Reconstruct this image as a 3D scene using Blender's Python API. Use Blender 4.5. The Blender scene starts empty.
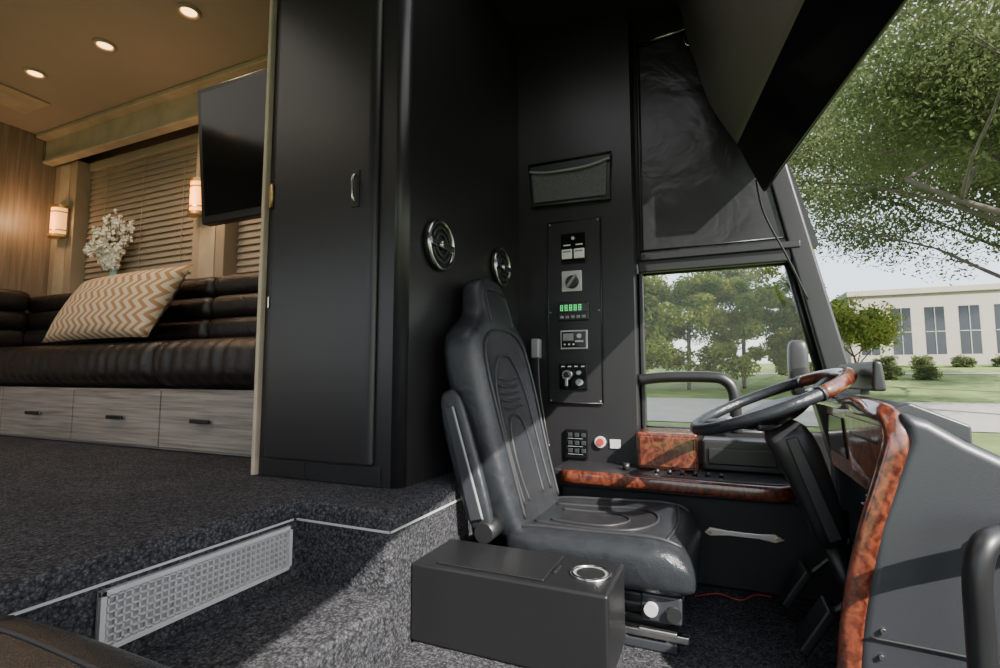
import bpy, bmesh, math, random
import numpy as np
from mathutils import Vector, Matrix
random.seed(4); np.random.seed(4)
scene = bpy.context.scene
COL = scene.collection

# ------------------------------------------------------------------ materials
def newmat(name):
    m = bpy.data.materials.new(name); m.use_nodes = True
    nt = m.node_tree; nt.nodes.clear()
    out = nt.nodes.new('ShaderNodeOutputMaterial')
    b = nt.nodes.new('ShaderNodeBsdfPrincipled')
    nt.links.new(b.outputs[0], out.inputs[0])
    tc = nt.nodes.new('ShaderNodeTexCoord')
    return m, nt, b, tc, out

def ramp(nt, src, stops):
    r = nt.nodes.new('ShaderNodeValToRGB')
    e = r.color_ramp.elements
    while len(e) < len(stops): e.new(0.5)
    for i, (p, c) in enumerate(stops):
        e[i].position = p; e[i].color = (c[0], c[1], c[2], 1)
    nt.links.new(src, r.inputs[0]); return r

def noise(nt, tc, scale, detail=4, rough=.55, vec=None, dist=0):
    n = nt.nodes.new('ShaderNodeTexNoise')
    n.inputs['Scale'].default_value = scale; n.inputs['Detail'].default_value = detail
    n.inputs['Roughness'].default_value = rough; n.inputs['Distortion'].default_value = dist
    nt.links.new(vec if vec else tc.outputs['Object'], n.inputs['Vector']); return n

def mapping(nt, tc, scale=(1,1,1), rot=(0,0,0), loc=(0,0,0)):
    mp = nt.nodes.new('ShaderNodeMapping')
    mp.inputs['Scale'].default_value = scale; mp.inputs['Rotation'].default_value = rot
    mp.inputs['Location'].default_value = loc
    nt.links.new(tc.outputs['Object'], mp.inputs['Vector']); return mp

def bump(nt, b, src, strength, dist=.002):
    bp = nt.nodes.new('ShaderNodeBump'); bp.inputs['Strength'].default_value = strength
    bp.inputs['Distance'].default_value = dist
    nt.links.new(src, bp.inputs['Height']); nt.links.new(bp.outputs[0], b.inputs['Normal'])

def math_(nt, op, a, b_=None, c=None):
    n = nt.nodes.new('ShaderNodeMath'); n.operation = op
    for i, s in enumerate((a, b_, c)):
        if s is None: continue
        if isinstance(s, (int, float)): n.inputs[i].default_value = s
        else: nt.links.new(s, n.inputs[i])
    return n.outputs[0]

def plain(name, c, rough=.5, metal=0, coat=0, var=.15, nscale=8, bumps=0, bscale=200, spec=.5):
    m, nt, b, tc, o = newmat(name)
    n = noise(nt, tc, nscale)
    c0 = [x*(1-var) for x in c]; c1 = [x*(1+var) for x in c]
    r = ramp(nt, n.outputs[0], [(.3, c0), (.7, c1)])
    nt.links.new(r.outputs[0], b.inputs['Base Color'])
    b.inputs['Roughness'].default_value = rough; b.inputs['Metallic'].default_value = metal
    b.inputs['Coat Weight'].default_value = coat; b.inputs['Coat Roughness'].default_value = .08
    b.inputs['Specular IOR Level'].default_value = spec
    if bumps:
        n2 = noise(nt, tc, bscale, 2); bump(nt, b, n2.outputs[0], bumps)
    return m

def emis(name, c, s):
    m, nt, b, tc, o = newmat(name)
    b.inputs['Base Color'].default_value = (*c, 1)
    b.inputs['Emission Color'].default_value = (*c, 1)
    b.inputs['Emission Strength'].default_value = s
    return m

M = {}
M['satin'] = plain('satin_black_panel', (.017,.0165,.018), .34, var=.08, nscale=2, bumps=.08, bscale=350, spec=.42)
M['boxblack'] = plain('black_vinyl_console', (.010,.010,.011), .36, var=.08, nscale=2, bumps=.15, bscale=500, spec=.45)
M['satin2'] = plain('satin_grey_shell', (.027,.029,.033), .36, var=.06, nscale=2, bumps=.15, bscale=500)
M['cover'] = plain('grey_vinyl_cover', (.34,.31,.28), .3, var=.06, nscale=2)
M['black'] = plain('black_plastic', (.012,.012,.013), .38, var=.1)
M['matte'] = plain('matte_black', (.012,.012,.013), .75, var=.1)
M['gloss'] = plain('gloss_black', (.006,.006,.007), .12, var=.05, spec=.3)
M['chrome'] = plain('dark_chrome', (.45,.45,.46), .22, metal=1, var=.1)
M['steel'] = plain('brushed_steel', (.62,.61,.58), .32, metal=1, var=.1)
M['paintgrey'] = plain('light_grey_painted_metal', (.44,.44,.44), .45, var=.08)
M['brass'] = plain('aged_brass', (.55,.38,.16), .35, metal=1)
M['cream'] = plain('cream_trim', (.44,.37,.28), .5)
M['tan'] = plain('tan_panel', (.34,.27,.20), .55, var=.06, nscale=3)
M['ceil'] = plain('cabin_ceiling', (.36,.30,.25), .6, var=.05, nscale=2)
M['white'] = plain('white_plastic', (.7,.7,.68), .4)
M['grey'] = plain('grey_plastic', (.22,.23,.24), .4)
M['red'] = plain('red_enamel', (.36,.04,.035), .35)
M['petal'] = plain('white_petals', (.9,.88,.82), .6, var=.04)
M['stem'] = plain('stem_brown', (.2,.16,.08), .7)
M['aqua'] = plain('aqua_glass_vase', (.22,.4,.42), .1, coat=1)
M['green'] = emis('green_display', (.1,.9,.3), .45)
M['warmglow'] = emis('warm_lamp_glass', (1,.46,.13), 1.5)
M['warmdisc'] = emis('warm_downlight_lens', (1,.52,.20), 6)

# carpet
m, nt, b, tc, o = newmat('charcoal_carpet')
n1 = noise(nt, tc, 330, 3, .8); n2 = noise(nt, tc, 4, 3)
v = nt.nodes.new('ShaderNodeTexVoronoi'); v.inputs['Scale'].default_value = 130
nt.links.new(tc.outputs['Object'], v.inputs['Vector'])
n3 = noise(nt, tc, 60, 2, .6)
s1 = math_(nt, 'MULTIPLY_ADD', v.outputs['Distance'], -.42, n1.outputs[0])
s2 = math_(nt, 'MULTIPLY_ADD', n3.outputs[0], .40, s1)
r = ramp(nt, s2, [(.28, (.012,.012,.0135)), (.52, (.048,.049,.055)), (.80, (.150,.151,.165))])
r2 = ramp(nt, n2.outputs[0], [(.3, (.82,.82,.84)), (.7, (1.12,1.1,1.08))])
mm = nt.nodes.new('ShaderNodeMixRGB'); mm.blend_type = 'MULTIPLY'; mm.inputs[0].default_value = 1
nt.links.new(r.outputs[0], mm.inputs[1]); nt.links.new(r2.outputs[0], mm.inputs[2])
nt.links.new(mm.outputs[0], b.inputs['Base Color']); b.inputs['Roughness'].default_value = .95
b.inputs['Specular IOR Level'].default_value = .12
bump(nt, b, s2, .8, .005); M['carpet'] = m

# leather
def leather(name, c, rough, wr=.25, grainy=True, ns=22, st=.45, dist=.004):
    m, nt, b, tc, o = newmat(name)
    n = noise(nt, tc, ns, 3, .5, dist=.6)
    h = math_(nt, 'MULTIPLY', n.outputs[0], 5*wr)
    if grainy:
        v = nt.nodes.new('ShaderNodeTexVoronoi'); v.inputs['Scale'].default_value = 420
        nt.links.new(tc.outputs['Object'], v.inputs['Vector'])
        h = math_(nt, 'MULTIPLY_ADD', v.outputs['Distance'], .35, h)
    r = ramp(nt, n.outputs[0], [(.3, [x*.85 for x in c]), (.7, [x*1.2 for x in c])])
    nt.links.new(r.outputs[0], b.inputs['Base Color']); b.inputs['Roughness'].default_value = rough
    bump(nt, b, h, st, dist); return m
M['leather'] = leather('black_leather', (.018,.020,.023), .24, .35)
M['sofa'] = leather('black_sofa_leather', (.012,.010,.0095), .34, .8, ns=14)
M['shade'] = leather('black_vinyl_shade', (.012,.012,.013), .34, 1.0, grainy=False, ns=5, st=.35, dist=.007)
M['seamgrey'] = plain('seat_stitching', (.020,.020,.022), .5)

# burl wood
def burl(name, cols):
    m, nt, b, tc, o = newmat(name)
    n = noise(nt, tc, 16, 9, .7, dist=2.6)
    w = nt.nodes.new('ShaderNodeTexWave'); w.inputs['Scale'].default_value = 9; w.inputs['Distortion'].default_value = 14
    w.inputs['Detail'].default_value = 5; w.inputs['Detail Scale'].default_value = 2.5
    nt.links.new(tc.outputs['Object'], w.inputs['Vector'])
    a = math_(nt, 'MULTIPLY_ADD', w.outputs[1], .25, n.outputs[0])
    r = ramp(nt, a, [(.40, cols[0]), (.62, cols[1]), (.90, cols[2])])
    nt.links.new(r.outputs[0], b.inputs['Base Color']); b.inputs['Roughness'].default_value = .3
    b.inputs['Coat Weight'].default_value = 1; b.inputs['Coat Roughness'].default_value = .04; return m
M['burl'] = burl('burl_wood', [(.028,.006,.0035), (.095,.022,.010), (.18,.047,.021)])
M['burl_lit'] = burl('burl_wood_lit', [(.10,.024,.012), (.30,.085,.035), (.50,.18,.08)])  # brighter copy of the burl, lit look put into its colours

def grain(name, c0, c1, scale):
    m, nt, b, tc, o = newmat(name)
    mp = mapping(nt, tc, scale)
    n = noise(nt, tc, 1, 6, .6, vec=mp.outputs[0])
    r = ramp(nt, n.outputs[0], [(.3, c0), (.7, c1)])
    nt.links.new(r.outputs[0], b.inputs['Base Color']); b.inputs['Roughness'].default_value = .45; return m
M['greyoak'] = grain('grey_oak_laminate', (.13,.115,.10), (.34,.31,.275), (3,3,90))
M['wallwood'] = grain('striated_wood_wall', (.13,.10,.075), (.28,.22,.17), (70,70,2))
M['blind'] = plain('tan_blind_slats', (.30,.25,.20), .6, var=.05)

# pillow small zigzag weave
m, nt, b, tc, o = newmat('zigzag_pillow_fabric')
sep = nt.nodes.new('ShaderNodeSeparateXYZ'); nt.links.new(tc.outputs['Object'], sep.inputs[0])
fz = math_(nt, 'FRACT', math_(nt, 'MULTIPLY', sep.outputs[2], 13))
tri = math_(nt, 'ABSOLUTE', math_(nt, 'SUBTRACT', fz, .5))
sx = math_(nt, 'MULTIPLY_ADD', tri, 1.6, math_(nt, 'MULTIPLY', sep.outputs[0], 15))
fx = math_(nt, 'FRACT', sx)
r = ramp(nt, fx, [(.50, (.54,.45,.34)), (.56, (.33,.19,.095))])
nt.links.new(r.outputs[0], b.inputs['Base Color']); b.inputs['Roughness'].default_value = .85
M['pillow'] = m

# net
m, nt, b, tc, o = newmat('pocket_net')
v = nt.nodes.new('ShaderNodeTexVoronoi'); v.inputs['Scale'].default_value = 260
nt.links.new(tc.outputs['Object'], v.inputs['Vector'])
r = ramp(nt, v.outputs['Distance'], [(.2, (.03,.03,.031)), (.7, (.11,.11,.115))])
nt.links.new(r.outputs[0], b.inputs['Base Color']); b.inputs['Roughness'].default_value = .5; M['net'] = m

def glassmat(name, tint, g):
    m = bpy.data.materials.new(name); m.use_nodes = True; nt = m.node_tree; nt.nodes.clear()
    out = nt.nodes.new('ShaderNodeOutputMaterial'); mx = nt.nodes.new('ShaderNodeMixShader')
    t = nt.nodes.new('ShaderNodeBsdfTransparent'); t.inputs[0].default_value = (*tint, 1)
    gl = nt.nodes.new('ShaderNodeBsdfGlossy'); gl.inputs['Roughness'].default_value = .02
    mx.inputs[0].default_value = g
    nt.links.new(t.outputs[0], mx.inputs[1]); nt.links.new(gl.outputs[0], mx.inputs[2]); nt.links.new(mx.outputs[0], out.inputs[0])
    return m
M['glass'] = glassmat('window_glass', (.95,.97,.96), .03)

def leafmat(name, c0, c1):
    m = bpy.data.materials.new(name); m.use_nodes = True; nt = m.node_tree; nt.nodes.clear()
    out = nt.nodes.new('ShaderNodeOutputMaterial'); tc = nt.nodes.new('ShaderNodeTexCoord')
    n = noise(nt, tc, 1.3, 3); r = ramp(nt, n.outputs[0], [(.35, c0), (.65, c1)])
    d = nt.nodes.new('ShaderNodeBsdfDiffuse'); t = nt.nodes.new('ShaderNodeBsdfTranslucent'); mx = nt.nodes.new('ShaderNodeMixShader')
    mx.inputs[0].default_value = .45
    nt.links.new(r.outputs[0], d.inputs[0]); nt.links.new(r.outputs[0], t.inputs[0])
    nt.links.new(d.outputs[0], mx.inputs[1]); nt.links.new(t.outputs[0], mx.inputs[2]); nt.links.new(mx.outputs[0], out.inputs[0])
    return m
M['leafA'] = leafmat('tree_leaves_dark', (.085,.115,.048), (.155,.18,.085))
M['leafB'] = leafmat('tree_leaves_bright', (.13,.20,.035), (.29,.31,.08))
M['bark'] = plain('bark', (.09,.075,.06), .9, bumps=.5, bscale=20)
M['grass'] = plain('grass_lawn', (.105,.155,.04), .95, var=.35, nscale=.8)
M['road'] = plain('concrete_road', (.30,.285,.26), .9, var=.06, nscale=1)
M['concrete'] = plain('cream_concrete', (.35,.315,.27), .8, var=.05, nscale=1)
M['darkglass'] = plain('dark_window_glass', (.03,.035,.045), .08, var=.1)

# ------------------------------------------------------------------ geometry helpers
def finish(ob, mat, smooth=False, parent=None, sub=0, bev=0, seg=3):
    COL.objects.link(ob)
    if mat: ob.data.materials.append(M[mat] if isinstance(mat, str) else mat)
    if bev:
        md = ob.modifiers.new('bev', 'BEVEL'); md.width = bev; md.segments = seg; md.limit_method = 'ANGLE'; md.angle_limit = math.radians(35)
        smooth = True
    if sub:
        md = ob.modifiers.new('sub', 'SUBSURF'); md.levels = sub; md.render_levels = sub
    if smooth:
        for p in ob.data.polygons: p.use_smooth = True
        if bev:
            wn = ob.modifiers.new('wn', 'WEIGHTED_NORMAL'); wn.keep_sharp = True
    if parent is not None: parent.append(ob)
    return ob

def mk(name, verts, faces, mat, smooth=False, parent=None, sub=0, bev=0, seg=3):
    me = bpy.data.meshes.new(name); me.from_pydata([tuple(v) for v in verts], [], faces)
    bm = bmesh.new(); bm.from_mesh(me); bmesh.ops.recalc_face_normals(bm, faces=bm.faces); bm.to_mesh(me); bm.free()
    return finish(bpy.data.objects.new(name, me), mat, smooth, parent, sub, bev, seg)

def box(name, x0, x1, y0, y1, z0, z1, mat, bev=0, parent=None, seg=3):
    v = [(x, y, z) for x in (x0, x1) for y in (y0, y1) for z in (z0, z1)]
    f = [(0,1,3,2), (4,6,7,5), (0,4,5,1), (2,3,7,6), (0,2,6,4), (1,5,7,3)]
    return mk(name, v, f, mat, parent=parent, bev=bev, seg=seg)

def prism(name, poly, axis, a0, a1, mat, bev=0, parent=None, seg=3, shift=None):
    """poly: 2D pts; axis 'z': (x,y); 'y': (x,z); 'x': (y,z)"""
    def P(p, a):
        if axis == 'z': return (p[0], p[1], a)
        if axis == 'y': return (p[0], a, p[1])
        return (a, p[0], p[1])
    n = len(poly)
    v = [P(p, a0) for p in poly] + [P(p, a1) for p in poly]
    if shift:
        v = [shift(q) for q in v]
    f = [tuple(range(n)), tuple(range(2*n-1, n-1, -1))] + [(i, (i+1) % n, n+(i+1) % n, n+i) for i in range(n)]
    return mk(name, v, f, mat, parent=parent, bev=bev, seg=seg)

def catmull(pts, k=6, cyc=False):
    P = [Vector(p) for p in pts]; out = []; n = len(P)
    rng = range(n) if cyc else range(n-1)
    for i in rng:
        if cyc: p0, p1, p2, p3 = P[(i-1) % n], P[i], P[(i+1) % n], P[(i+2) % n]
        else: p0, p1, p2, p3 = P[max(i-1,0)], P[i], P[i+1], P[min(i+2,n-1)]
        for j in range(k):
            t = j/k
            out.append(.5*((2*p1)+(-p0+p2)*t+(2*p0-5*p1+4*p2-p3)*t*t+(-p0+3*p1-3*p2+p3)*t**3))
    if not cyc: out.append(P[-1])
    return out

def tube(name, pts, r, mat, parent=None, cyc=False, smooth=True, n=10, k=6, flat=None, up=None):
    """sweep; flat=(ra,rb) super-elliptical section with ra along 'up'; r may be a list of radii"""
    P = catmull(pts, k, cyc) if smooth else [Vector(p) for p in pts]
    m_ = len(P)
    if isinstance(r, (list, tuple)):
        rr = [np.interp(i/(m_-1), np.linspace(0,1,len(r)), r) for i in range(m_)]
    else: rr = [r]*m_
    v = []; prev = None
    for i, p in enumerate(P):
        if cyc: t = (P[(i+1) % m_]-P[i-1]).normalized()
        else: t = (P[min(i+1,m_-1)]-P[max(i-1,0)]).normalized()
        if up is not None: a = Vector(up)
        elif prev is None: a = Vector((0,0,1)) if abs(t.z) < .9 else Vector((1,0,0))
        else: a = prev
        a = (a-t*a.dot(t)).normalized(); b_ = t.cross(a); prev = a
        ra, rb = (flat if flat else (rr[i], rr[i]))
        for j in range(n):
            th = 2*math.pi*j/n
            c_, s_ = math.cos(th), math.sin(th)
            if flat:
                c_ = math.copysign(abs(c_)**.6, c_); s_ = math.copysign(abs(s_)**.6, s_)
            v.append(p+a*ra*c_+b_*rb*s_)
    f = []
    for i in range(m_ if cyc else m_-1):
        for j in range(n):
            i2 = (i+1) % m_
            f.append((i*n+j, i*n+(j+1) % n, i2*n+(j+1) % n, i2*n+j))
    if not cyc:
        f.append(tuple(range(n))); f.append(tuple((m_-1)*n+j for j in range(n)))
    return mk(name, v, f, mat, smooth=True, parent=parent)

def cyl(name, p0, p1, r0, r1, mat, parent=None, n=32, bev=0):
    p0, p1 = Vector(p0), Vector(p1); t = (p1-p0).normalized()
    a = Vector((0,0,1)) if abs(t.z) < .9 else Vector((1,0,0)); a = (a-t*a.dot(t)).normalized(); b_ = t.cross(a)
    v = []
    for p, r in ((p0, r0), (p1, r1)):
        for j in range(n):
            th = 2*math.pi*j/n; v.append(p+a*r*math.cos(th)+b_*r*math.sin(th))
    f = [tuple(range(n)), tuple(range(2*n-1, n-1, -1))]+[(j, (j+1) % n, n+(j+1) % n, n+j) for j in range(n)]
    ob = mk(name, v, f, mat, parent=parent, bev=bev)
    if not bev:
        for p in ob.data.polygons: p.use_smooth = len(p.vertices) == 4
    return ob

def loft(name, rings, mat, parent=None, sub=0, caps=True):
    n = len(rings[0]); v = [p for rg in rings for p in rg]; f = []
    for i in range(len(rings)-1):
        for j in range(n): f.append((i*n+j, i*n+(j+1) % n, (i+1)*n+(j+1) % n, (i+1)*n+j))
    if caps:
        for base, rg in ((0, rings[0]), ((len(rings)-1)*n, rings[-1])):
            c = Vector((0,0,0))
            for p in rg: c += Vector(p)
            c /= n; ci = len(v); v.append(c)
            for j in range(n): f.append((base+j, base+(j+1) % n, ci))
    return mk(name, v, f, mat, smooth=True, parent=parent, sub=sub)

def spow(x, e): return math.copysign(abs(x)**e, x)

def group(name, parts):
    lo = Vector((1e9,)*3); hi = Vector((-1e9,)*3)
    for o in parts:
        for v in o.data.vertices:
            for k in range(3):
                lo[k] = min(lo[k], v.co[k]); hi[k] = max(hi[k], v.co[k])
    e = bpy.data.objects.new(name, None); e.empty_display_size = .1
    e.location = ((lo.x+hi.x)/2, (lo.y+hi.y)/2, lo.z); COL.objects.link(e)
    for o in parts:
        o.parent = e; o.matrix_parent_inverse = Matrix.Translation(-Vector(e.location))
    return e

def project(ob, pts, d, off=0.0):
    dg = bpy.context.evaluated_depsgraph_get(); dg.update()
    ev = ob.evaluated_get(dg); out = []
    d = Vector(d).normalized()
    for p in pts:
        ok, loc, nrm, idx = ev.ray_cast(Vector(p)-d*2, d)
        if ok: out.append(loc-d*off)
    return out

def seam(name, ob, pts, d, r, mat, parent):
    P = project(ob, catmull(pts, 8), d, r*.3)
    if len(P) > 2: tube(name, P, r, mat, parent, smooth=False, n=6)

# ------------------------------------------------------------------ ROOM SHELL
FU, FT, FL, FM = -.343, -.547, -.76, -.695
CZ = 1.68
box('floor', -.95, 1.15, -.9, 2.3, FL-.05, FL, 'carpet')
parts = []
prism('upper_deck', [(-4.299,-.899),(-1.08,-.899),(-1.08,1.08),(-.765,1.08),(-.765,2.199),(-1.19,2.199),(-1.19,2.119),(-4.299,2.119)], 'z', FL+.001, FU, 'carpet', bev=.022, parent=parts, seg=4)
box('step_tread', -1.085, -.745, -.899, 1.09, FL+.001, FT, 'carpet', bev=.02, parent=parts, seg=4)
box('entry_landing', -.76, -.25, -.899, 1.42, FL+.001, FM, 'carpet', bev=.01, parent=parts, seg=3)
group('carpeted_steps', parts)
parts = []
box('strip_a', -1.078, -1.076, -.4, 1.078, -.3945, -.3895, 'paintgrey', parent=parts)
box('strip_b', -1.076, -.762, 1.075, 1.078, -.3945, -.3895, 'paintgrey', parent=parts)
box('strip_c', -.765, -.762, 1.075, 1.6, -.3945, -.3895, 'paintgrey', parent=parts)
group('trim_1', parts)
# vent grille in riser
parts = []
gx = -1.066
y0, y1, z0, z1 = .595, 1.055, -.515, -.402
box('backing', gx-.010, gx-.006, y0, y1, z0, z1, 'grey', parent=parts)
for a0, a1, b0, b1 in ((y0,y1,z0,z0+.010),(y0,y1,z1-.010,z1),(y0,y0+.010,z0,z1),(y1-.010,y1,z0,z1)):
    box('frame', gx-.006, gx+.004, a0, a1, b0, b1, 'paintgrey', parent=parts, bev=.001)
ny = 32
for i in range(1, ny):
    y = y0+(y1-y0)*i/ny; box('bar', gx-.006, gx+.001, y-.0018, y+.0018, z0, z1, 'paintgrey', parent=parts)
for j in range(1, 8):
    z = z0+(z1-z0)*j/8; box('crossbar', gx-.006, gx+.001, y0, y1, z-.0016, z+.0016, 'paintgrey', parent=parts)
group('floor_vent_grille', parts)

box('ceiling', -4.5, -1.45, -.9, 2.3, CZ, CZ+.06, 'ceil')
box('ceiling_cockpit', -1.45, .75, -.9, 2.42, CZ, CZ+.06, 'matte')
box('wall_end', -4.36, -4.3, -.9, 2.3, FU, CZ, 'wallwood')
box('wall_back', -4.30, -1.2, 2.12, 2.19, FU, CZ, 'tan')
parts = []
box('lower', -4.3, -1.1, -.96, -.9, FU, .0, 'tan', parent=parts)
box('upper', -4.3, -1.1, -.96, -.9, 1.0, CZ, 'tan', parent=parts)
for x in (-4.3, -3.2, -2.1, -1.2): box('pier', x, x+.1, -.96, -.9, .0, 1.0, 'tan', parent=parts)
box('light_cut_wall', -1.1, -.70, -.96, -.9, FL, CZ, 'satin', parent=parts)  # unseen wall piece added to cut ambient light from behind the camera
box('light_cut_header', -.70, .75, -.96, -.9, 1.15, CZ, 'satin', parent=parts)  # unseen too, added over the door opening to hold back ambient light
group('wall_right', parts)

# ------------------------------------------------------------------ LIVING AREA
parts = []
box('valance_face', -4.29, -1.5, 1.86, 1.90, 1.50, CZ-.001, 'cream', bev=.006, parent=parts)
box('valance_lip', -4.29, -1.5, 1.845, 1.91, 1.485, 1.505, 'cream', bev=.004, parent=parts)
box('valance_crown', -4.29, -1.5, 1.80, 1.90, CZ-.03, CZ-.001, 'cream', bev=.006, parent=parts)
group('trim_2', parts)
parts = []
box('post_a', -4.295, -4.03, 1.93, 2.119, FU+.3, 1.50, 'tan', bev=.006, parent=parts)
box('post_b', -2.80, -2.53, 1.93, 2.119, FU+.3, 1.50, 'tan', bev=.006, parent=parts)
box('sill', -4.29, -1.5, 1.93, 2.119, .47, .52, 'tan', bev=.006, parent=parts)
box('groove_a', -4.22, -4.10, 1.924, 1.932, .52, 1.48, 'cream', bev=.002, parent=parts)
box('groove_b', -2.73, -2.60, 1.924, 1.932, .52, 1.48, 'cream', bev=.002, parent=parts)
group('trim_3', parts)
def blinds(name, x0, x1):
    parts = []
    box('headrail', x0, x1, 1.995, 2.05, 1.44, 1.50, 'blind', bev=.004, parent=parts)
    z = .56
    while z < 1.44:
        v = [(x0, 2.006, z-.010), (x1, 2.006, z-.010), (x1, 2.022, z+.037), (x0, 2.022, z+.037),
             (x0, 2.010, z-.012), (x1, 2.010, z-.012), (x1, 2.026, z+.035), (x0, 2.026, z+.035)]
        mk('slat', v, [(0,1,2,3),(7,6,5,4),(0,4,5,1),(2,6,7,3),(0,3,7,4),(1,5,6,2)], 'blind', parent=parts)
        z += .040
    for x in (x0+.2, (x0+x1)/2, x1-.2):
        cyl('cord', (x, 2.004, .54), (x, 2.004, 1.46), .0015, .0015, 'cream', parts, n=6)
    box('bottom_rail', x0, x1, 2.0, 2.04, .53, .55, 'blind', bev=.003, parent=parts)
    group(name, parts)
blinds('window_blind', -4.02, -2.81)
blinds('window_blind', -2.52, -1.52)

def sconce(x, y, z0, z1):
    parts = []
    zc = (z0+z1)/2
    box('backplate', x-.05, x+.05, y+.03, y+.048, z0+.02, z1-.02, 'chrome', bev=.003, parent=parts)
    n = 16
    def half(r, za, zb, nm, mat):
        pl = [(x+r*math.cos(math.pi+math.pi*i/n), y+.03+r*math.sin(math.pi+math.pi*i/n)) for i in range(n+1)]
        prism(nm, pl, 'z', za, zb, mat, parent=parts)
    half(.060, z0+.03, z1-.03, 'glass_shade', 'warmglow')
    half(.068, z0+.015, z0+.034, 'lower_band', 'brass'); half(.068, z1-.034, z1-.015, 'upper_band', 'brass')
    half(.064, z0+.058, z0+.066, 'ring', 'brass'); half(.064, z1-.066, z1-.058, 'ring', 'brass')
    group('wall_sconce', parts)
    l = bpy.data.lights.new('sconce_light', 'POINT'); l.energy = 3.2; l.color = (1,.58,.28); l.shadow_soft_size = .05
    o = bpy.data.objects.new('sconce_light', l); o.location = (x, y-.14, zc); COL.objects.link(o)
sconce(-2.70, 1.876, .90, 1.14)
sconce(-4.12, 1.876, .93, 1.18)

for (x, y) in ((-2.18,1.43),(-2.80,1.42),(-3.42,1.41),(-2.18,.3),(-2.80,.3),(-3.42,.3)):
    parts = []
    ring = [(x+.043*math.cos(a), y+.043*math.sin(a), CZ-.004) for a in np.linspace(0, 2*math.pi, 24, endpoint=False)]
    tube('bezel', ring, .009, 'cream', parts, cyc=True, k=1, n=8)
    cyl('lens', (x, y, CZ-.005), (x, y, CZ-.001), .032, .032, 'warmdisc', parts)
    group('recessed_downlight', parts)
    l = bpy.data.lights.new('downlight', 'SPOT'); l.energy = 15; l.color = (1,.78,.55); l.spot_size = math.radians(130); l.spot_blend = .8; l.shadow_soft_size = .05
    o = bpy.data.objects.new('downlight', l); o.location = (x, y, CZ-.03); COL.objects.link(o)
box('ceiling_air_vent', -4.0, -3.72, 1.35, 1.62, CZ-.012, CZ-.001, 'cream', bev=.004)

parts = []
box('carcass', -4.29, -1.5, 1.56, 2.1, FU+.001, -.062, 'greyoak', parent=parts)
edges = [-4.29, -3.79, -3.09, -2.39, -1.5]
for a, c in zip(edges[:-1], edges[1:]):
    box('drawer_front', a+.005, c-.005, 1.535, 1.56, FU+.015, -.070, 'greyoak', bev=.003, parent=parts)
for x in (-3.43, -2.70, -2.09):
    box('drawer_pull', x-.06, x+.06, 1.510, 1.522, -.209, -.191, 'black', bev=.003, parent=parts)
    for s in (-.045, .045): cyl('pull_post', (x+s, 1.52, -.2), (x+s, 1.54, -.2), .005, .005, 'steel', parts, n=8)
group('sofa_base_drawers', parts)

# sofa
def superbox(name, x0, x1, y0, y1, z0, z1, mat, parent, e=.35, wob=0, n=28, rows=24, rx=.06, freq=60):
    rings = []
    yc, zc, hy, hz = (y0+y1)/2, (z0+z1)/2, (y1-y0)/2, (z1-z0)/2
    for i in range(rows+1):
        u = i/rows; x = x0+(x1-x0)*u
        d = min(x-x0, x1-x)
        s = 1.0 if d > rx else math.sqrt(max(0, 1-(1-d/rx)**2))
        s1 = .72+.28*s
        w = 1+wob*math.sin(u*freq)*(1+.5*math.sin(u*17))
        rings.append([(x, yc+hy*s1*w*spow(math.cos(t), e*2), zc+hz*s1*w*spow(math.sin(t), e*2)) for t in np.linspace(0, 2*math.pi, n, endpoint=False)])
    return loft(name, rings, mat, parent, sub=1)
parts = []
for a, c in ((-4.28,-2.455),(-2.445,-1.51)):
    superbox('seat_cushion', a, c, 1.505, 1.90, -.06, .18, 'sofa', parts, e=.34, rows=int((c-a)*60), wob=.016, rx=.05, freq=(c-a)*75)
for k_, (za, zb, yy) in enumerate(((.17,.31,1.775),(.30,.43,1.79),(.42,.54,1.805))):
    for a, c in ((-4.28,-3.4),(-3.4,-2.455),(-2.445,-1.51)):
        superbox('back_roll', a, c, yy, 1.925, za, zb, 'sofa', parts, e=.42, rows=40, wob=.008, rx=.04)
for k_, (za, zb) in enumerate(((.17,.31),(.30,.43),(.42,.56))):
    box('side_roll', -4.285, -4.17+.01*k_, 1.52, 1.80, za, zb, 'sofa', bev=.05, parent=parts)
group('leather_sofa', parts)

def pillow(name, BL, BR, TR, TL, th, mat):
    BL, BR, TR, TL = map(Vector, (BL, BR, TR, TL)); N = 18
    nrm = (BR-BL).cross(TL-BL).normalized(); v = []; f = []
    for side in (1, -1):
        for j in range(N+1):
            for i in range(N+1):
                u, w = i/N, j/N
                p = BL*(1-u)*(1-w)+BR*u*(1-w)+TR*u*w+TL*(1-u)*w
                c = (BL+BR+TR+TL)/4
                pin = .05*(4*u*(1-u)*(1-4*w*(1-w)) + 4*w*(1-w)*(1-4*u*(1-u)))
                p = p+(c-p)*pin
                h = th*(max(0, 16*u*(1-u)*w*(1-w)))**.45
                v.append(p+nrm*h*side)
    K = (N+1)**2
    for s in range(2):
        for j in range(N):
            for i in range(N):
                a = s*K+j*(N+1)+i; f.append((a, a+1, a+N+2, a+N+1))
    ob = mk(name, v, f, mat, smooth=True)
    bm = bmesh.new(); bm.from_mesh(ob.data); bmesh.ops.remove_doubles(bm, verts=bm.verts, dist=.0005); bmesh.ops.recalc_face_normals(bm, faces=bm.faces); bm.to_mesh(ob.data); bm.free()
    return ob
pillow('throw_pillow', (-3.58,1.60,.19), (-2.55,1.56,.19), (-2.47,1.72,.58), (-3.50,1.76,.58), .085, 'pillow')

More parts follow.
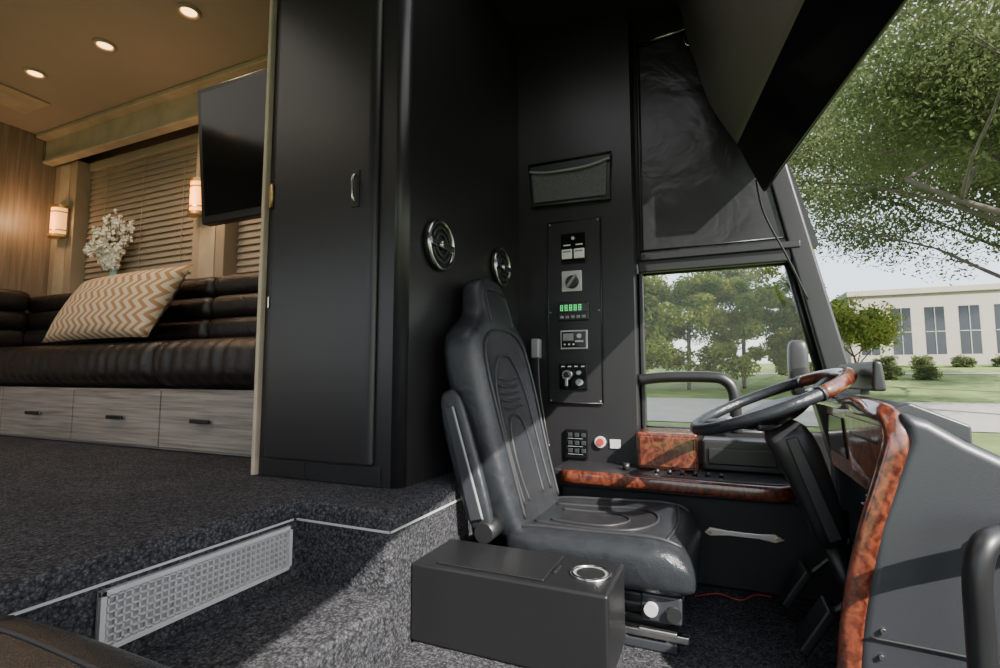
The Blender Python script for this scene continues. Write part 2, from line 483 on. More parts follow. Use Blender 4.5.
# flowers
parts = []
vx, vy = -3.60, 1.965
prof = [(.0,.521),(.03,.521),(.045,.56),(.05,.61),(.035,.66),(.028,.69),(.034,.71)]
rings = [[(vx+r*math.cos(t), vy+r*math.sin(t)*.6, z) for t in np.linspace(0, 2*math.pi, 20, endpoint=False)] for r, z in prof]
loft('vase', rings, 'aqua', parts)
pet_v, pet_f = [], []
for s in range(24):
    ang = 2*math.pi*s/24; sp = random.uniform(.06, .27)
    top = Vector((vx+sp*math.cos(ang), vy-.04+.035*math.sin(ang), random.uniform(.80, 1.12-.5*sp)))
    mid = Vector((vx+.4*(top.x-vx), vy-.02, .77))
    P = catmull([(vx, vy, .68), mid, top], 8)
    tube('stem', [(vx, vy, .68), mid, top], .0025, 'stem', parts, n=5)
    for q in range(13):
        b0 = P[min(len(P)-1, 5+q*(len(P)-5)//12)]+Vector((random.uniform(-.035,.035), random.uniform(-.015,.012), random.uniform(-.03,.03)))
        for k_ in range(6):
            d1 = Vector((random.uniform(-1,1), random.uniform(-1,.6)*.6, random.uniform(-1,1))).normalized()
            d2 = d1.orthogonal().normalized(); s_ = random.uniform(.013, .020)
            i0 = len(pet_v); pet_v += [b0, b0+d1*s_*.7+d2*s_*.6, b0+d1*s_*1.3, b0+d1*s_*.7-d2*s_*.6]; pet_f.append((i0, i0+1, i0+2, i0+3))
mk('petals', pet_v, pet_f, 'petal', parent=parts)
group('white_blossom_flower_arrangement', parts)

# TV
parts = []
def tvshift(q):
    x, y, z = q; return (x, y+(1.35-z)*.09, z)
prism('bezel', [(-2.20,1.50),(-1.52,1.50),(-1.52,1.545),(-2.20,1.545)], 'z', .71, 1.34, 'black', bev=.006, parent=parts, shift=tvshift)
prism('screen', [(-2.17,1.496),(-1.54,1.496),(-1.54,1.503),(-2.17,1.503)], 'z', .745, 1.315, 'gloss', parent=parts, shift=tvshift)
box('wall_mount', -1.95, -1.75, 1.58, 1.86, 1.0, 1.1, 'black', bev=.01, parent=parts)
box('mount_plate', -2.0, -1.7, 1.86, 1.95, .85, 1.25, 'black', bev=.01, parent=parts)
group('television', parts)

# ------------------------------------------------------------------ TALL CABINET
parts = []
r_ = .035; cx_, cy_ = -.890-r_, 1.30+r_
arc = [(cx_+r_*math.sin(a), cy_-r_*math.cos(a)) for a in np.linspace(0, math.pi/2, 12)]
poly = [(-1.475,1.30)]+arc+[(-.850,2.199),(-1.475,2.199)]
prism('body', poly, 'z', FU+.001, CZ-.001, 'satin', parent=parts)
for p in parts[-1].data.polygons:
    nn = p.normal
    if abs(nn.z) < .5 and abs(nn.x) > .02 and abs(nn.y) > .06: p.use_smooth = True
prism('door_leaf', [(-1.435,1.297),(-1.435,1.284),(-1.425,1.278),(-1.02,1.278),(-1.0,1.281),(-.988,1.288),(-.985,1.297)], 'z', -.275, CZ-.02, 'satin', bev=.003, parent=parts)
box('kick_rail', -1.46, -.96, 1.292, 1.30, FU+.002, -.285, 'black', bev=.002, parent=parts)
box('kick_seam', -1.262, -1.258, 1.289, 1.293, FU+.002, -.285, 'matte', parent=parts)
tube('door_handle', [(-1.065,1.275,.565),(-1.065,1.262,.58),(-1.065,1.262,.645),(-1.065,1.275,.66)], .005, 'chrome', parts)
box('handle_plate', -1.080, -1.050, 1.274, 1.280, .55, .675, 'black', bev=.002, parent=parts)
for z in (.60,):
    box('hinge', -1.452, -1.437, 1.276, 1.299, z, z+.085, 'brass', bev=.002, parent=parts)
    cyl('hinge_pin', (-1.436,1.276,z), (-1.436,1.276,z+.085), .005, .005, 'brass', parts, n=12)
box('outlet', -1.452, -1.445, 1.286, 1.30, .24, .28, 'steel', bev=.002, parent=parts)
group('tall_cabinet', parts)
box('trim_4', -1.494, -1.478, 1.280, 1.31, FU+.001, CZ-.001, 'cream', bev=.004)

def roundvent(x, y, z, r):
    parts = []
    cyl('disc', (x-.004, y, z), (x+.012, y, z), r, r*.97, 'black', parts, n=40)
    ring = [(x+.014, y+r*.92*math.cos(a), z+r*.92*math.sin(a)) for a in np.linspace(0, 2*math.pi, 40, endpoint=False)]
    tube('outer_ring', ring, .009, 'chrome', parts, cyc=True, k=1, n=10)
    for s in (-1, 1):
        for rr in (.66, .42):
            a0, a1 = (.35, math.pi-.35)
            arc_ = [(x+.016, y+r*rr*math.cos(s*a), z+r*rr*math.sin(s*a)) for a in np.linspace(a0, a1, 14)]
            tube('louver', arc_, .005, 'satin2', parts, smooth=False, n=8)
    box('crossbar', x+.010, x+.024, y-r*.88, y+r*.88, z-.012, z+.012, 'chrome', bev=.003, parent=parts)
    cyl('hub', (x+.01, y, z), (x+.030, y, z), r*.2, r*.16, 'chrome', parts, n=24)
    group('round_air_vent', parts)
roundvent(-.881, 1.495, .455, .090)
roundvent(-.858, 1.985, .474, .086)

# ------------------------------------------------------------------ DRIVER SIDE WALL
parts = []
box('rear_panel', -.88, -.315, 2.2, 2.42, -.76, CZ-.001, 'satin', parent=parts)
prism('window_header', [(-.315,.53),(.40,.53),(.10,CZ-.001),(-.315,CZ-.001)], 'y', 2.33, 2.42, 'satin', parent=parts)
prism('below_window', [(-.315,-.76),(1.0,-.76),(.50,-.24),(-.315,-.24)], 'y', 2.32, 2.42, 'satin', parent=parts)
box('footwell_side', -.60, .40, 2.03, 2.31, -.759, -.44, 'matte', bev=.01, parent=parts)
box('sun_block_box', .17, .34, 2.03, 2.285, .97, CZ-.001, 'matte', bev=.01, parent=parts)  # hidden block added to keep sun off the window shade
group('wall_left', parts)
prism('trim_5', [(.392,.0),(.47,-.30),(.55,-.30),(.475,.03),(.13,1.67),(.055,1.67)], 'y', 2.29, 2.43, 'black', bev=.012)
parts = []
fr = [(-.305,-.235),(.42,-.235),(.375,.02),(.285,.47),(-.305,.47)]
P3 = [(x, 2.345, z) for x, z in fr]
for i in range(5):
    a, c = Vector(P3[i]), Vector(P3[(i+1) % 5]); tube('frame', [a, c], .014, 'black', parts, smooth=False, n=8)
mk('glass', P3, [(0,1,2,3,4)], 'glass', parent=parts)
box('top_rail', -.31, .30, 2.30, 2.36, .465, .53, 'black', bev=.008, parent=parts)
box('left_gasket', -.31, -.292, 2.31, 2.36, -.23, .47, 'black', bev=.004, parent=parts)
group('window_1', parts)
tube('window_grab_bar', [(-.31,2.265,-.018),(-.20,2.262,-.005),(-.02,2.262,-.005),(.035,2.262,-.02),(.062,2.262,-.06),(.068,2.262,-.14),(.068,2.265,-.23)], .024, 'black', n=12)
parts = []
prism('shade_panel', [(-.30,.54),(.325,.54),(.185,.97),(.06,1.55),(-.30,1.55)], 'y', 2.305, 2.325, 'shade', bev=.006, parent=parts)
box('shade_bar', -.30, .33, 2.285, 2.31, .515, .545, 'black', bev=.006, parent=parts)
tube('hem', [(-.295,2.302,.565),(.315,2.302,.565)], .004, 'black', parts, smooth=False, n=6)
tube('side_hem', [(-.285,2.302,.56),(-.285,2.302,1.54)], .004, 'black', parts, smooth=False, n=6)
cyl('top_rod', (-.30,2.29,1.54), (.02,2.29,1.57), .007, .007, 'chrome', parts, n=10)
ring = [(-.06+.022*math.cos(a), 2.27, 1.50+.035*math.sin(a)) for a in np.linspace(0, 2*math.pi, 20, endpoint=False)]
tube('hook_ring', ring, .006, 'chrome', parts, cyc=True, k=1, n=8)
group('window_shade', parts)
tube('shade_cord', [(.16,2.02,.72),(.19,2.12,.62),(.27,2.20,.46),(.34,2.26,.30)], .004, 'black', n=6)

# net pocket
parts = []
pl = [(-.775,.80),(-.79,1.0),(-.40,1.0),(-.41,.79)]
prism('pocket_back', pl, 'y', 2.185, 2.199, 'black', bev=.004, parent=parts)
prism('net', [(-.76,.815),(-.774,.955),(-.70,.945),(-.5,.945),(-.418,.96),(-.425,.805)], 'y', 2.178, 2.186, 'net', parent=parts)
tube('pocket_rim', [(x, 2.182, z) for x, z in pl], .006, 'satin2', parts, cyc=True, smooth=False, n=8)
tube('pocket_lip', [(-.785,2.174,.965),(-.70,2.168,.948),(-.6,2.166,.944),(-.5,2.168,.948),(-.405,2.174,.97)], .006, 'grey', parts, n=8)
group('net_storage_pocket', parts)

# control panel
parts = []
box('plate', -.70, -.455, 2.190, 2.199, -.12, .71, 'satin', bev=.003, parent=parts)
pl = [(-.70,-.12),(-.70,.71),(-.455,.71),(-.455,-.12)]
for i in range(4):
    a, c = pl[i], pl[(i+1) % 4]; tube('edge', [(a[0],2.19,a[1]),(c[0],2.19,c[1])], .003, 'black', parts, smooth=False, n=6)
for x in (-.69, -.465):
    for z in (-.11, .29, .70): cyl('screw', (x,2.186,z), (x,2.192,z), .004, .004, 'grey', parts, n=8)
box('switch_plate', -.635, -.52, 2.182, 2.191, .51, .65, 'gloss', bev=.003, parent=parts)
for x in (-.606, -.550):
    box('rocker', x-.024, x+.024, 2.174, 2.184, .530, .575, 'white', bev=.003, parent=parts)
    box('rocker_mark', x-.018, x+.018, 2.172, 2.175, .560, .566, 'grey', parent=parts)
    box('indicator', x-.016, x+.016, 2.179, 2.184, .592, .597, 'white', parent=parts)
cyl('indicator_lamp', (-.578,2.178,.625), (-.578,2.184,.625), .008, .008, 'paintgrey', parts, n=12)
box('thermostat', -.632, -.54, 2.176, 2.191, .38, .475, 'paintgrey', bev=.004, parent=parts)
cyl('thermostat_knob', (-.583,2.160,.423), (-.583,2.178,.423), .026, .032, 'black', parts, n=28)
mk('thermostat_lever', [(-.607,2.152,.400),(-.600,2.152,.393),(-.556,2.152,.450),(-.563,2.152,.457),(-.607,2.162,.400),(-.600,2.162,.393),(-.556,2.162,.450),(-.563,2.162,.457)],
   [(0,1,2,3),(7,6,5,4),(0,4,5,1),(1,5,6,2),(2,6,7,3),(3,7,4,0)], 'grey', parent=parts)
box('display_body', -.65, -.51, 2.176, 2.191, .248, .332, 'black', bev=.004, parent=parts)
box('display_glass', -.642, -.518, 2.173, 2.178, .284, .325, 'gloss', bev=.002, parent=parts)
for i in range(5):
    x = -.638+i*.021
    for (za, zb, xa, xb) in ((.316,.319,0,.012),(.3045,.3075,0,.012),(.293,.296,0,.012),(.293,.319,0,.003),(.293,.319,.009,.012)):
        box('digit', x+xa, x+xb, 2.170, 2.1735, za, zb, 'green', parent=parts)
for i in range(5): box('key', -.640+i*.025, -.624+i*.025, 2.172, 2.178, .258, .271, 'grey', bev=.002, parent=parts)
box('remote_bezel', -.642, -.518, 2.181, 2.191, .12, .205, 'paintgrey', bev=.003, parent=parts)
box('remote_face', -.635, -.525, 2.177, 2.183, .127, .198, 'gloss', bev=.002, parent=parts)
box('remote_screen', -.628, -.580, 2.174, 2.178, .158, .190, 'grey', bev=.001, parent=parts)
box('toggle', -.572, -.535, 2.170, 2.178, .150, .158, 'paintgrey', bev=.002, parent=parts)
cyl('toggle', (-.553,2.168,.178), (-.553,2.178,.178), .010, .010, 'paintgrey', parts, n=14)
for x in (-.62,-.60,-.58): cyl('led', (x,2.173,.141), (x,2.178,.141), .004, .004, 'white', parts, n=8)
box('key_plate', -.648, -.52, 2.180, 2.191, -.06, .055, 'gloss', bev=.003, parent=parts)
cyl('key_barrel', (-.605,2.150,.005), (-.605,2.182,.005), .022, .026, 'chrome', parts, n=20)
cyl('key_slot_knob', (-.605,2.135,.005), (-.605,2.152,.005), .012, .012, 'black', parts, n=16)
cyl('key_barrel', (-.555,2.160,-.028), (-.555,2.182,-.028), .014, .016, 'grey', parts, n=20)
cyl('toggle', (-.555,2.155,.014), (-.555,2.182,.014), .009, .011, 'steel', parts, n=20)
for x in (-.63,-.60,-.57,-.54): box('legend', x-.007, x+.007, 2.176, 2.181, .040, .045, 'white', parent=parts)
box('key_tag', -.612, -.598, 2.140, 2.146, -.045, -.008, 'steel', bev=.002, parent=parts)
group('control_panel', parts)
parts = []
box('gauge_plate', -.625, -.525, 2.183, 2.199, -.36, -.235, 'gloss', bev=.003, parent=parts)
for i in range(3):
    for j in range(3): box('button', -.612+i*.030, -.592+i*.030, 2.178, 2.184, -.268-j*.034, -.250-j*.034, 'satin2', bev=.002, parent=parts)
for j in range(3): box('legend', -.612, -.545, 2.180, 2.184, -.275-j*.034, -.2735-j*.034, 'grey', parent=parts)
group('switch_pad', parts)
parts = []
cyl('disc', (-.470,2.186,-.285), (-.470,2.199,-.285), .024, .024, 'paintgrey', parts, n=28)
cyl('center', (-.470,2.182,-.285), (-.470,2.187,-.285), .016, .016, 'red', parts, n=28)
group('red_button', parts)
box('white_label', -.430, -.385, 2.194, 2.199, -.31, -.272, 'paintgrey', bev=.001)
parts = []
box('reel_cover', -.775, -.735, 2.15, 2.199, .08, .17, 'grey', bev=.008, parent=parts)
tube('belt_webbing', [(-.755,2.16,.09),(-.74,2.13,-.05),(-.70,2.08,-.20),(-.66,2.02,-.30)], .01, 'black', parts, flat=(.003,.018), up=(0,1,0))
group('seat_belt', parts)

# ------------------------------------------------------------------ SIDE CONSOLE
parts = []
poly = [(-.62,1.985),(.17,1.985),(.22,2.01),(.24,2.06),(.24,2.31),(-.62,2.31)]
prism('shelf', poly, 'z', -.440, -.372, 'satin', bev=.008, parent=parts)
tube('wood_edge', [(-.58,1.975,-.398),(-.2,1.965,-.398),(.14,1.965,-.400),(.215,1.99,-.398),(.25,2.05,-.39),(.262,2.14,-.34),(.262,2.24,-.30)], .01, 'burl', parts, flat=(.026,.018), up=(0,0,1), n=16)
box('back_tray', -.06, .24, 2.16, 2.31, -.372, -.25, 'satin', bev=.012, parent=parts)
box('tray_recess', -.04, .20, 2.152, 2.165, -.345, -.28, 'black', bev=.008, parent=parts)
for i in range(6):
    cyl('toggle', (-.22+i*.045,2.04,-.372), (-.22+i*.045,2.04,-.357), .009, .007, 'black', parts, n=12)
    box('toggle_mark', -.2225+i*.045, -.2175+i*.045, 2.005, 2.015, -.373, -.371, 'grey', parent=parts)
cyl('knob', (-.34,2.06,-.372), (-.34,2.06,-.345), .016, .013, 'black', parts, n=16)
group('side_console', parts)
parts = []
box('case', -.305, -.075, 2.10, 2.31, -.371, -.225, 'burl', bev=.010, parent=parts)
box('door_panel', -.292, -.088, 2.094, 2.102, -.358, -.240, 'burl', bev=.004, parent=parts)
group('burl_storage_box', parts)
parts = []
prism('plate', [(-.06,-.566),(-.04,-.548),(.02,-.553),(.12,-.553),(.17,-.548),(.20,-.566),(.17,-.578),(.12,-.571),(.02,-.571),(-.04,-.578)], 'y', 2.018, 2.028, 'steel', bev=.002, parent=parts)
for x in (-.038, .178): cyl('bolt', (x,2.012,-.564), (x,2.02,-.564), .006, .006, 'brass', parts, n=10)
group('metal_bracket', parts)

# ------------------------------------------------------------------ DRIVER SEAT
parts = []
YC = 1.705
def back_ring(z, w, th, rec, n=36, tilt=.25):
    xf = -.560-tilt*(z+.45); xc = xf-th/2; out = []
    for t in np.linspace(0, 2*math.pi, n, endpoint=False):
        dy = w*spow(math.cos(t), .55); dx = th/2*spow(math.sin(t), .55)
        if math.sin(t) > 0:
            k = max(0, 1-(abs(dy)/(w*.78))**3); dx -= rec*k
        out.append((xc+dx, YC+dy, z))
    return out
rows = [(-.53,.19,.10,.0),(-.50,.215,.13,.01),(-.42,.235,.155,.032),(-.30,.25,.165,.042),(-.15,.262,.17,.044),(0,.276,.175,.040),(.08,.276,.166,.030),
        (.135,.264,.148,.014),(.17,.222,.130,.006),(.20,.165,.116,.004),(.235,.140,.11,.004),(.28,.132,.108,.006),(.32,.120,.10,.006),(.345,.10,.085,.004),(.359,.07,.05,.0)]
back = loft('backrest', [back_ring(*r) for r in rows], 'leather', parts, sub=2)
rings = []
for (x, z, hw, hh) in ((-.792,-.045,.010,.018),(-.786,-.07,.018,.040),(-.765,-.15,.020,.046),(-.728,-.27,.020,.048),(-.695,-.38,.020,.048),(-.668,-.455,.018,.040),(-.660,-.475,.010,.02)):
    rings.append([(x+hh*spow(math.cos(t), .6)*.95, 1.422+hw*spow(math.sin(t), .6), z+hh*spow(math.cos(t), .6)*.3) for t in np.linspace(0, 2*math.pi, 20, endpoint=False)])
arm = loft('armrest_pad', rings, 'leather', parts, sub=1)
prism('armrest_plate', [(-.795,-.10),(-.765,-.095),(-.660,-.43),(-.70,-.44)], 'y', 1.394, 1.402, 'satin2', bev=.008, parent=parts)
tube('armrest_trim', [(-.765,1.398,-.095),(-.71,1.398,-.27),(-.660,1.398,-.43)], .004, 'grey', parts, n=6)
cyl('armrest_pivot', (-.655,1.395,-.47), (-.655,1.50,-.47), .03, .03, 'black', parts, n=24)
box('far_armrest', -.80, -.72, 1.985, 2.015, -.40, -.02, 'leather', bev=.015, parent=parts)
rings = []
for (x, w, zt, zb, rec) in ((-.64,.20,-.49,-.57,0),(-.61,.235,-.462,-.60,.01),(-.52,.255,-.450,-.61,.028),(-.40,.262,-.447,-.61,.034),(-.28,.268,-.442,-.61,.032),(-.19,.270,-.438,-.61,.022),(-.13,.268,-.445,-.61,.014),(-.095,.258,-.470,-.605,.008),(-.073,.245,-.508,-.595,.0),(-.065,.22,-.54,-.58,0)):
    zc = (zt+zb)/2; h = (zt-zb)/2; rg = []
    for t in np.linspace(0, 2*math.pi, 36, endpoint=False):
        dy = w*spow(math.cos(t), .5); dz = h*spow(math.sin(t), .55)
        if math.sin(t) > 0: dz -= rec*max(0, 1-(abs(dy)/(w*.8))**3)
        rg.append((x, YC+dy, zc+dz))
    rings.append(rg)
cush = loft('seat_cushion', rings, 'leather', parts, sub=2)
def bs(nm, yz, r=.0035, m='seamgrey'): seam(nm, back, [(0, y, z) for y, z in yz], (-1,0,0), r, m, parts)
bs('piping_near', [(YC-.18,-.45),(YC-.19,-.25),(YC-.205,-.02),(YC-.185,.10),(YC-.13,.15)], .006)
bs('piping_far', [(YC+.18,-.45),(YC+.19,-.25),(YC+.205,-.02),(YC+.185,.10),(YC+.13,.15)], .006)
bs('seam_top', [(YC-.13,.15),(YC-.06,.165),(YC+.06,.165),(YC+.13,.15)], .005)
bs('insert', [(YC-.14,-.42),(YC-.145,-.2),(YC-.13,-.04),(YC-.07,.055),(YC,.075),(YC+.07,.055),(YC+.13,-.04),(YC+.145,-.2),(YC+.14,-.42)], .005)
for z in (-.11,-.085,-.06,-.035,-.01): bs('rib', [(YC-.08,z),(YC,z-.006),(YC+.08,z)], .005)
bs('panel', [(YC-.075,-.42),(YC-.085,-.28),(YC-.06,-.17),(YC,-.14),(YC+.06,-.17),(YC+.085,-.28),(YC+.075,-.42)], .0045)
bs('head_seam', [(YC-.10,.19),(YC-.095,.27),(YC-.07,.315),(YC+.07,.315),(YC+.095,.27),(YC+.10,.19)], .004)
def cs(nm, xy, r=.0035): seam(nm, cush, [(x, y, 0) for x, y in xy], (0,0,-1), r, 'seamgrey', parts)
cs('piping_near', [(-.60,YC-.195),(-.35,YC-.205),(-.15,YC-.21),(-.105,YC-.20)], .006)
cs('piping_far', [(-.60,YC+.195),(-.35,YC+.205),(-.15,YC+.21),(-.105,YC+.20)], .006)
cs('front_seam', [(-.14,YC-.20),(-.125,YC),(-.14,YC+.20)], .005)
cs('insert', [(-.56,YC-.12),(-.3,YC-.14),(-.21,YC-.09),(-.185,YC),(-.21,YC+.09),(-.3,YC+.14),(-.56,YC+.12)], .005)
cs('insert_b', [(-.52,YC-.07),(-.35,YC-.08),(-.29,YC-.04),(-.275,YC),(-.29,YC+.04),(-.35,YC+.08),(-.52,YC+.07)], .0045)
box('cushion_pan', -.60, -.11, 1.49, 1.94, -.645, -.60, 'black', bev=.012, parent=parts)
box('suspension', -.50, -.14, 1.53, 1.90, FL+.03, -.64, 'black', bev=.015, parent=parts)
box('base_plate', -.52, -.12, 1.50, 1.93, FL+.001, FL+.03, 'satin2', bev=.006, parent=parts)
for k_ in range(3): box('bellows', -.505, -.135, 1.52, 1.91, FL+.045+k_*.028, FL+.058+k_*.028, 'matte', bev=.005, parent=parts)
cyl('adjust_knob', (-.185,1.470,-.638), (-.185,1.50,-.638), .018, .018, 'paintgrey', parts, n=24)
cyl('adjust_knob', (-.125,1.478,-.645), (-.14,1.52,-.645), .020, .020, 'black', parts, n=24)
box('control_bracket', -.215, -.105, 1.486, 1.53, -.675, -.600, 'satin2', bev=.008, parent=parts)
box('lever', -.22, -.12, 1.480, 1.495, -.705, -.692, 'steel', bev=.003, parent=parts)
for y in (1.52, 1.90): box('slide_rail', -.50, -.09, y-.012, y+.012, FL+.03, FL+.05, 'steel', bev=.003, parent=parts)
group('driver_seat', parts)

# ------------------------------------------------------------------ CUP HOLDER BOX
parts = []
box('body', -.764, -.24, 1.172, 1.392, FM+.001, -.495, 'boxblack', bev=.008, parent=parts)
box('lid', -.70, -.40, 1.192, 1.372, -.496, -.490, 'boxblack', bev=.003, parent=parts)
box('lid_latch', -.395, -.385, 1.25, 1.30, -.496, -.489, 'black', bev=.002, parent=parts)
ring = [(-.305+.048*math.cos(a), 1.285+.048*math.sin(a), -.494) for a in np.linspace(0, 2*math.pi, 36, endpoint=False)]
tube('cup_ring', ring, .0055, 'chrome', parts, cyc=True, k=1, n=10)
cyl('cup_well', (-.305,1.285,-.497), (-.305,1.285,-.4935), .046, .046, 'grey', parts, n=36)
cyl('cup_liner', (-.305,1.285,-.4935), (-.305,1.285,-.4925), .036, .036, 'black', parts, n=36)
group('cup_holder_box', parts)

# ------------------------------------------------------------------ PASSENGER SEAT (cropped corner)
parts = []
rings = []
for (x, s) in ((-1.06,.6),(-1.04,.85),(-.98,.97),(-.85,1),(-.65,1),(-.50,.98),(-.41,.92),(-.375,.8),(-.36,.55)):
    rings.append([(x, .18+.255*s*spow(math.cos(t), .5), -.400+.085*s*spow(math.sin(t), .5)) for t in np.linspace(0, 2*math.pi, 28, endpoint=False)])
pc = loft('cushion', rings, 'leather', parts, sub=2)
seam('stitch', pc, [(-1.0,.345,0),(-.80,.36,0),(-.45,.345,0)], (0,0,-1), .003, 'seamgrey', parts)
seam('stitch', pc, [(-.90,.395,0),(-.88,.2,0),(-.90,.0,0)], (0,0,-1), .003, 'seamgrey', parts)
box('pedestal', -1.0, -.76, 0.0, .32, FT+.001, -.46, 'black', bev=.01, parent=parts)
group('passenger_seat', parts)

# ------------------------------------------------------------------ STEERING WHEEL
parts = []
C = Vector((.140,1.72,-.078)); nrm = Vector((-.38,-.06,.92)).normalized(); e2 = Vector((0,1,0)); e1 = e2.cross(nrm).normalized(); e2 = nrm.cross(e1).normalized()
def W(a, r, h=0): return C+e1*(r*math.cos(a))+e2*(r*math.sin(a))+nrm*h
R = .222
tube('rim', [W(a, R) for a in np.linspace(0, 2*math.pi, 64, endpoint=False)], .0175, 'leather', parts, cyc=True, k=1, n=14)
for a0, a1 in ((-60, 55),):
    tube('wood_grip', [W(math.radians(a), R) for a in np.linspace(a0, a1, 24)], .0192, 'burl', parts, smooth=False, n=14)
for a in (-60, 55): cyl('grip_band', W(math.radians(a-1.2), R), W(math.radians(a+1.2), R), .0205, .0205, 'satin2', parts, n=16)
rings = []
for r, h in ((.03,-.075),(.075,-.06),(.105,-.04),(.102,-.022),(.075,-.008),(.02,-.004)):
    rings.append([W(t, r*(1+.12*math.cos(4*t)), h) for t in np.linspace(0, 2*math.pi, 32, endpoint=False)])
loft('hub', rings, 'black', parts, sub=1)
for a in (25, 155, 205, 335):
    t = math.radians(a)
    tube('spoke', [W(t, .06, -.035), W(t, .12, -.030), W(t, R-.005, -.004)], .01, 'black', parts, flat=(.008,.024), up=tuple(nrm), n=12)
    box_c = W(t, .135, -.020)
    cyl('spoke_button', box_c, box_c+nrm*.008, .011, .010, 'grey', parts, n=12)
group('steering_wheel', parts)
parts = []
loftr = []
for (c, hx, hy) in (((.165,1.72,-.138),.05,.05),((.19,1.72,-.178),.062,.07),((.225,1.72,-.26),.055,.065),((.265,1.72,-.38),.045,.055),((.29,1.72,-.48),.040,.050)):
    loftr.append([(c[0]+hx*spow(math.cos(t), .45), c[1]+hy*spow(math.sin(t), .45), c[2]+.3*hx*spow(math.cos(t), .45)) for t in np.linspace(0, 2*math.pi, 24, endpoint=False)])
loft('shroud', loftr, 'satin', parts, sub=1)
cyl('collar', C+nrm*-.11, C+nrm*-.05, .04, .035, 'black', parts, n=28)
prism('tilt_plate', [(.175,-.18),(.205,-.17),(.30,-.44),(.27,-.455)], 'y', 1.640, 1.650, 'satin2', bev=.004, parent=parts)
tube('stalk', [(.17,1.67,-.135),(.13,1.60,-.145),(.10,1.53,-.14)], .008, 'black', parts, n=8)
tube('stalk', [(.17,1.77,-.135),(.13,1.85,-.145),(.09,1.93,-.14)], .008, 'black', parts, n=8)
cyl('shaft', (.28,1.72,-.45), (.36,1.72,-.72), .025, .025, 'black', parts, n=16)
group('steering_column', parts)
parts = []
for y, x in ((1.58,.17),(1.86,.16)):
    prism('pedal', [(x,-.70),(x+.02,-.715),(x+.09,-.60),(x+.07,-.585)], 'y', y-.05, y+.05, 'black', bev=.006, parent=parts)
    tube('pedal_arm', [(x+.06,y,-.64),(x+.14,y,-.56),(x+.2,y,-.5)], .010, 'black', parts, n=8)
group('floor_pedals', parts)
tube('red_wire', [(-.09,1.90,-.752),(-.02,1.95,-.75),(.05,1.93,-.752),(.10,1.99,-.75),(.15,2.0,-.752)], .0022, 'red', n=6)

# ------------------------------------------------------------------ DASHBOARD
parts = []
prof = [(.335,-.070),(.345,-.13),(.285,-.30),(.242,-.53),(.225,-.759),(1.02,-.759),(1.02,-.36),(.90,-.30),(.70,-.235),(.55,-.185),(.44,-.125),(.385,-.088)]
prism('shell', prof, 'y', 1.245, 1.32, 'satin2', bev=.022, parent=parts, seg=5)
prof2 = [(.375,-.090),(.385,-.14),(.40,-.30),(.42,-.53),(.43,-.759),(.90,-.759),(.90,-.36),(.80,-.28),(.70,-.24),(.55,-.18),(.44,-.12)]
prism('main_body', prof2, 'y', 1.31, 2.05, 'satin2', parent=parts)
prof3 = [(.325,-.075),(.37,-.055),(.47,-.10),(.47,-.15),(.37,-.10)]
prism('hood', prof3, 'y', 1.31, 2.10, 'satin2', bev=.006, parent=parts)
prism('far_side', [(.31,-.09),(.40,-.09),(.44,-.15),(.50,-.759),(.36,-.759),(.36,-.30)], 'y', 2.03, 2.12, 'satin2', bev=.01, parent=parts)
def facepanel(name, ya, yb, za, zb, off, th, mat):
    def X(z): return .338+.016*(-.085-z)/.215 if z > -.305 else .350-.03*(-.31-z)/.30
    v = [(X(za)-off,ya,za),(X(za)-off,yb,za),(X(zb)-off,yb,zb),(X(zb)-off,ya,zb)]
    v += [(x+th, y, z) for x, y, z in v]
    return mk(name, v, [(0,1,2,3),(4,7,6,5),(0,4,5,1),(3,2,6,7),(0,3,7,4),(1,5,6,2)], mat, parent=parts, bev=.003)
facepanel('instrument_fascia', 1.33, 2.04, -.085, -.30, 0, .045, 'burl_lit')
facepanel('dark_instrument_panel', 1.78, 2.00, -.125, -.245, .005, .01, 'gloss')
facepanel('glove_panel', 1.38, 1.72, -.112, -.262, .006, .010, 'burl_lit')
facepanel('glove_panel_slot', 1.42, 1.68, -.150, -.160, .008, .008, 'black')
facepanel('switch_panel', 1.33, 1.62, -.31, -.62, 0, .07, 'black')
facepanel('switch_panel_bezel', 1.340, 1.352, -.33, -.60, .006, .02, 'steel')
for i in range(5):
    for j in range(4):
        z = -.345-i*.052; x = .347-.03*(i*.052+.035)/.30
        box('rocker_switch', x-.010, x+.004, 1.37+j*.06, 1.415+j*.06, z-.019, z+.019, 'satin2', bev=.003, parent=parts)
tube('wood_rim', [(.318,2.09,-.080),(.318,1.8,-.076),(.318,1.5,-.074),(.322,1.34,-.076),(.329,1.285,-.088),(.331,1.262,-.13),(.309,1.26,-.21),(.276,1.26,-.32),(.246,1.26,-.45),(.229,1.26,-.58),(.219,1.26,-.755)],
     .01, 'burl', parts, flat=(.015,.021), up=(0,1,0), n=16)
tube('seam_groove', [(.262,1.240,-.515),(.40,1.240,-.52),(.60,1.240,-.53)], .0025, 'matte', parts, n=6)
for x, z in ((.285,-.50),(.28,-.55)): cyl('screw', (x,1.238,z), (x,1.247,z), .005, .005, 'chrome', parts, n=12)
group('dashboard', parts)
parts = []
prism('housing', [(.372,-.040),(.376,.040),(.396,.038),(.404,-.040)], 'y', 1.58, 1.98, 'black', bev=.008, parent=parts)
box('foot', .376, .398, 1.72, 1.86, -.053, -.038, 'black', bev=.002, parent=parts)
group('dash_monitor', parts)
parts = []
tube('bar', [(.50,1.20,-.285),(.44,1.15,-.275),(.405,1.12,-.285),(.390,1.11,-.33),(.388,1.11,-.42),(.388,1.11,-.58),(.395,1.13,-.66),(.42,1.19,-.69)], .020, 'black', parts, n=14)
cyl('flange', (.50,1.20,-.285), (.51,1.244,-.285), .03, .03, 'black', parts, n=20)
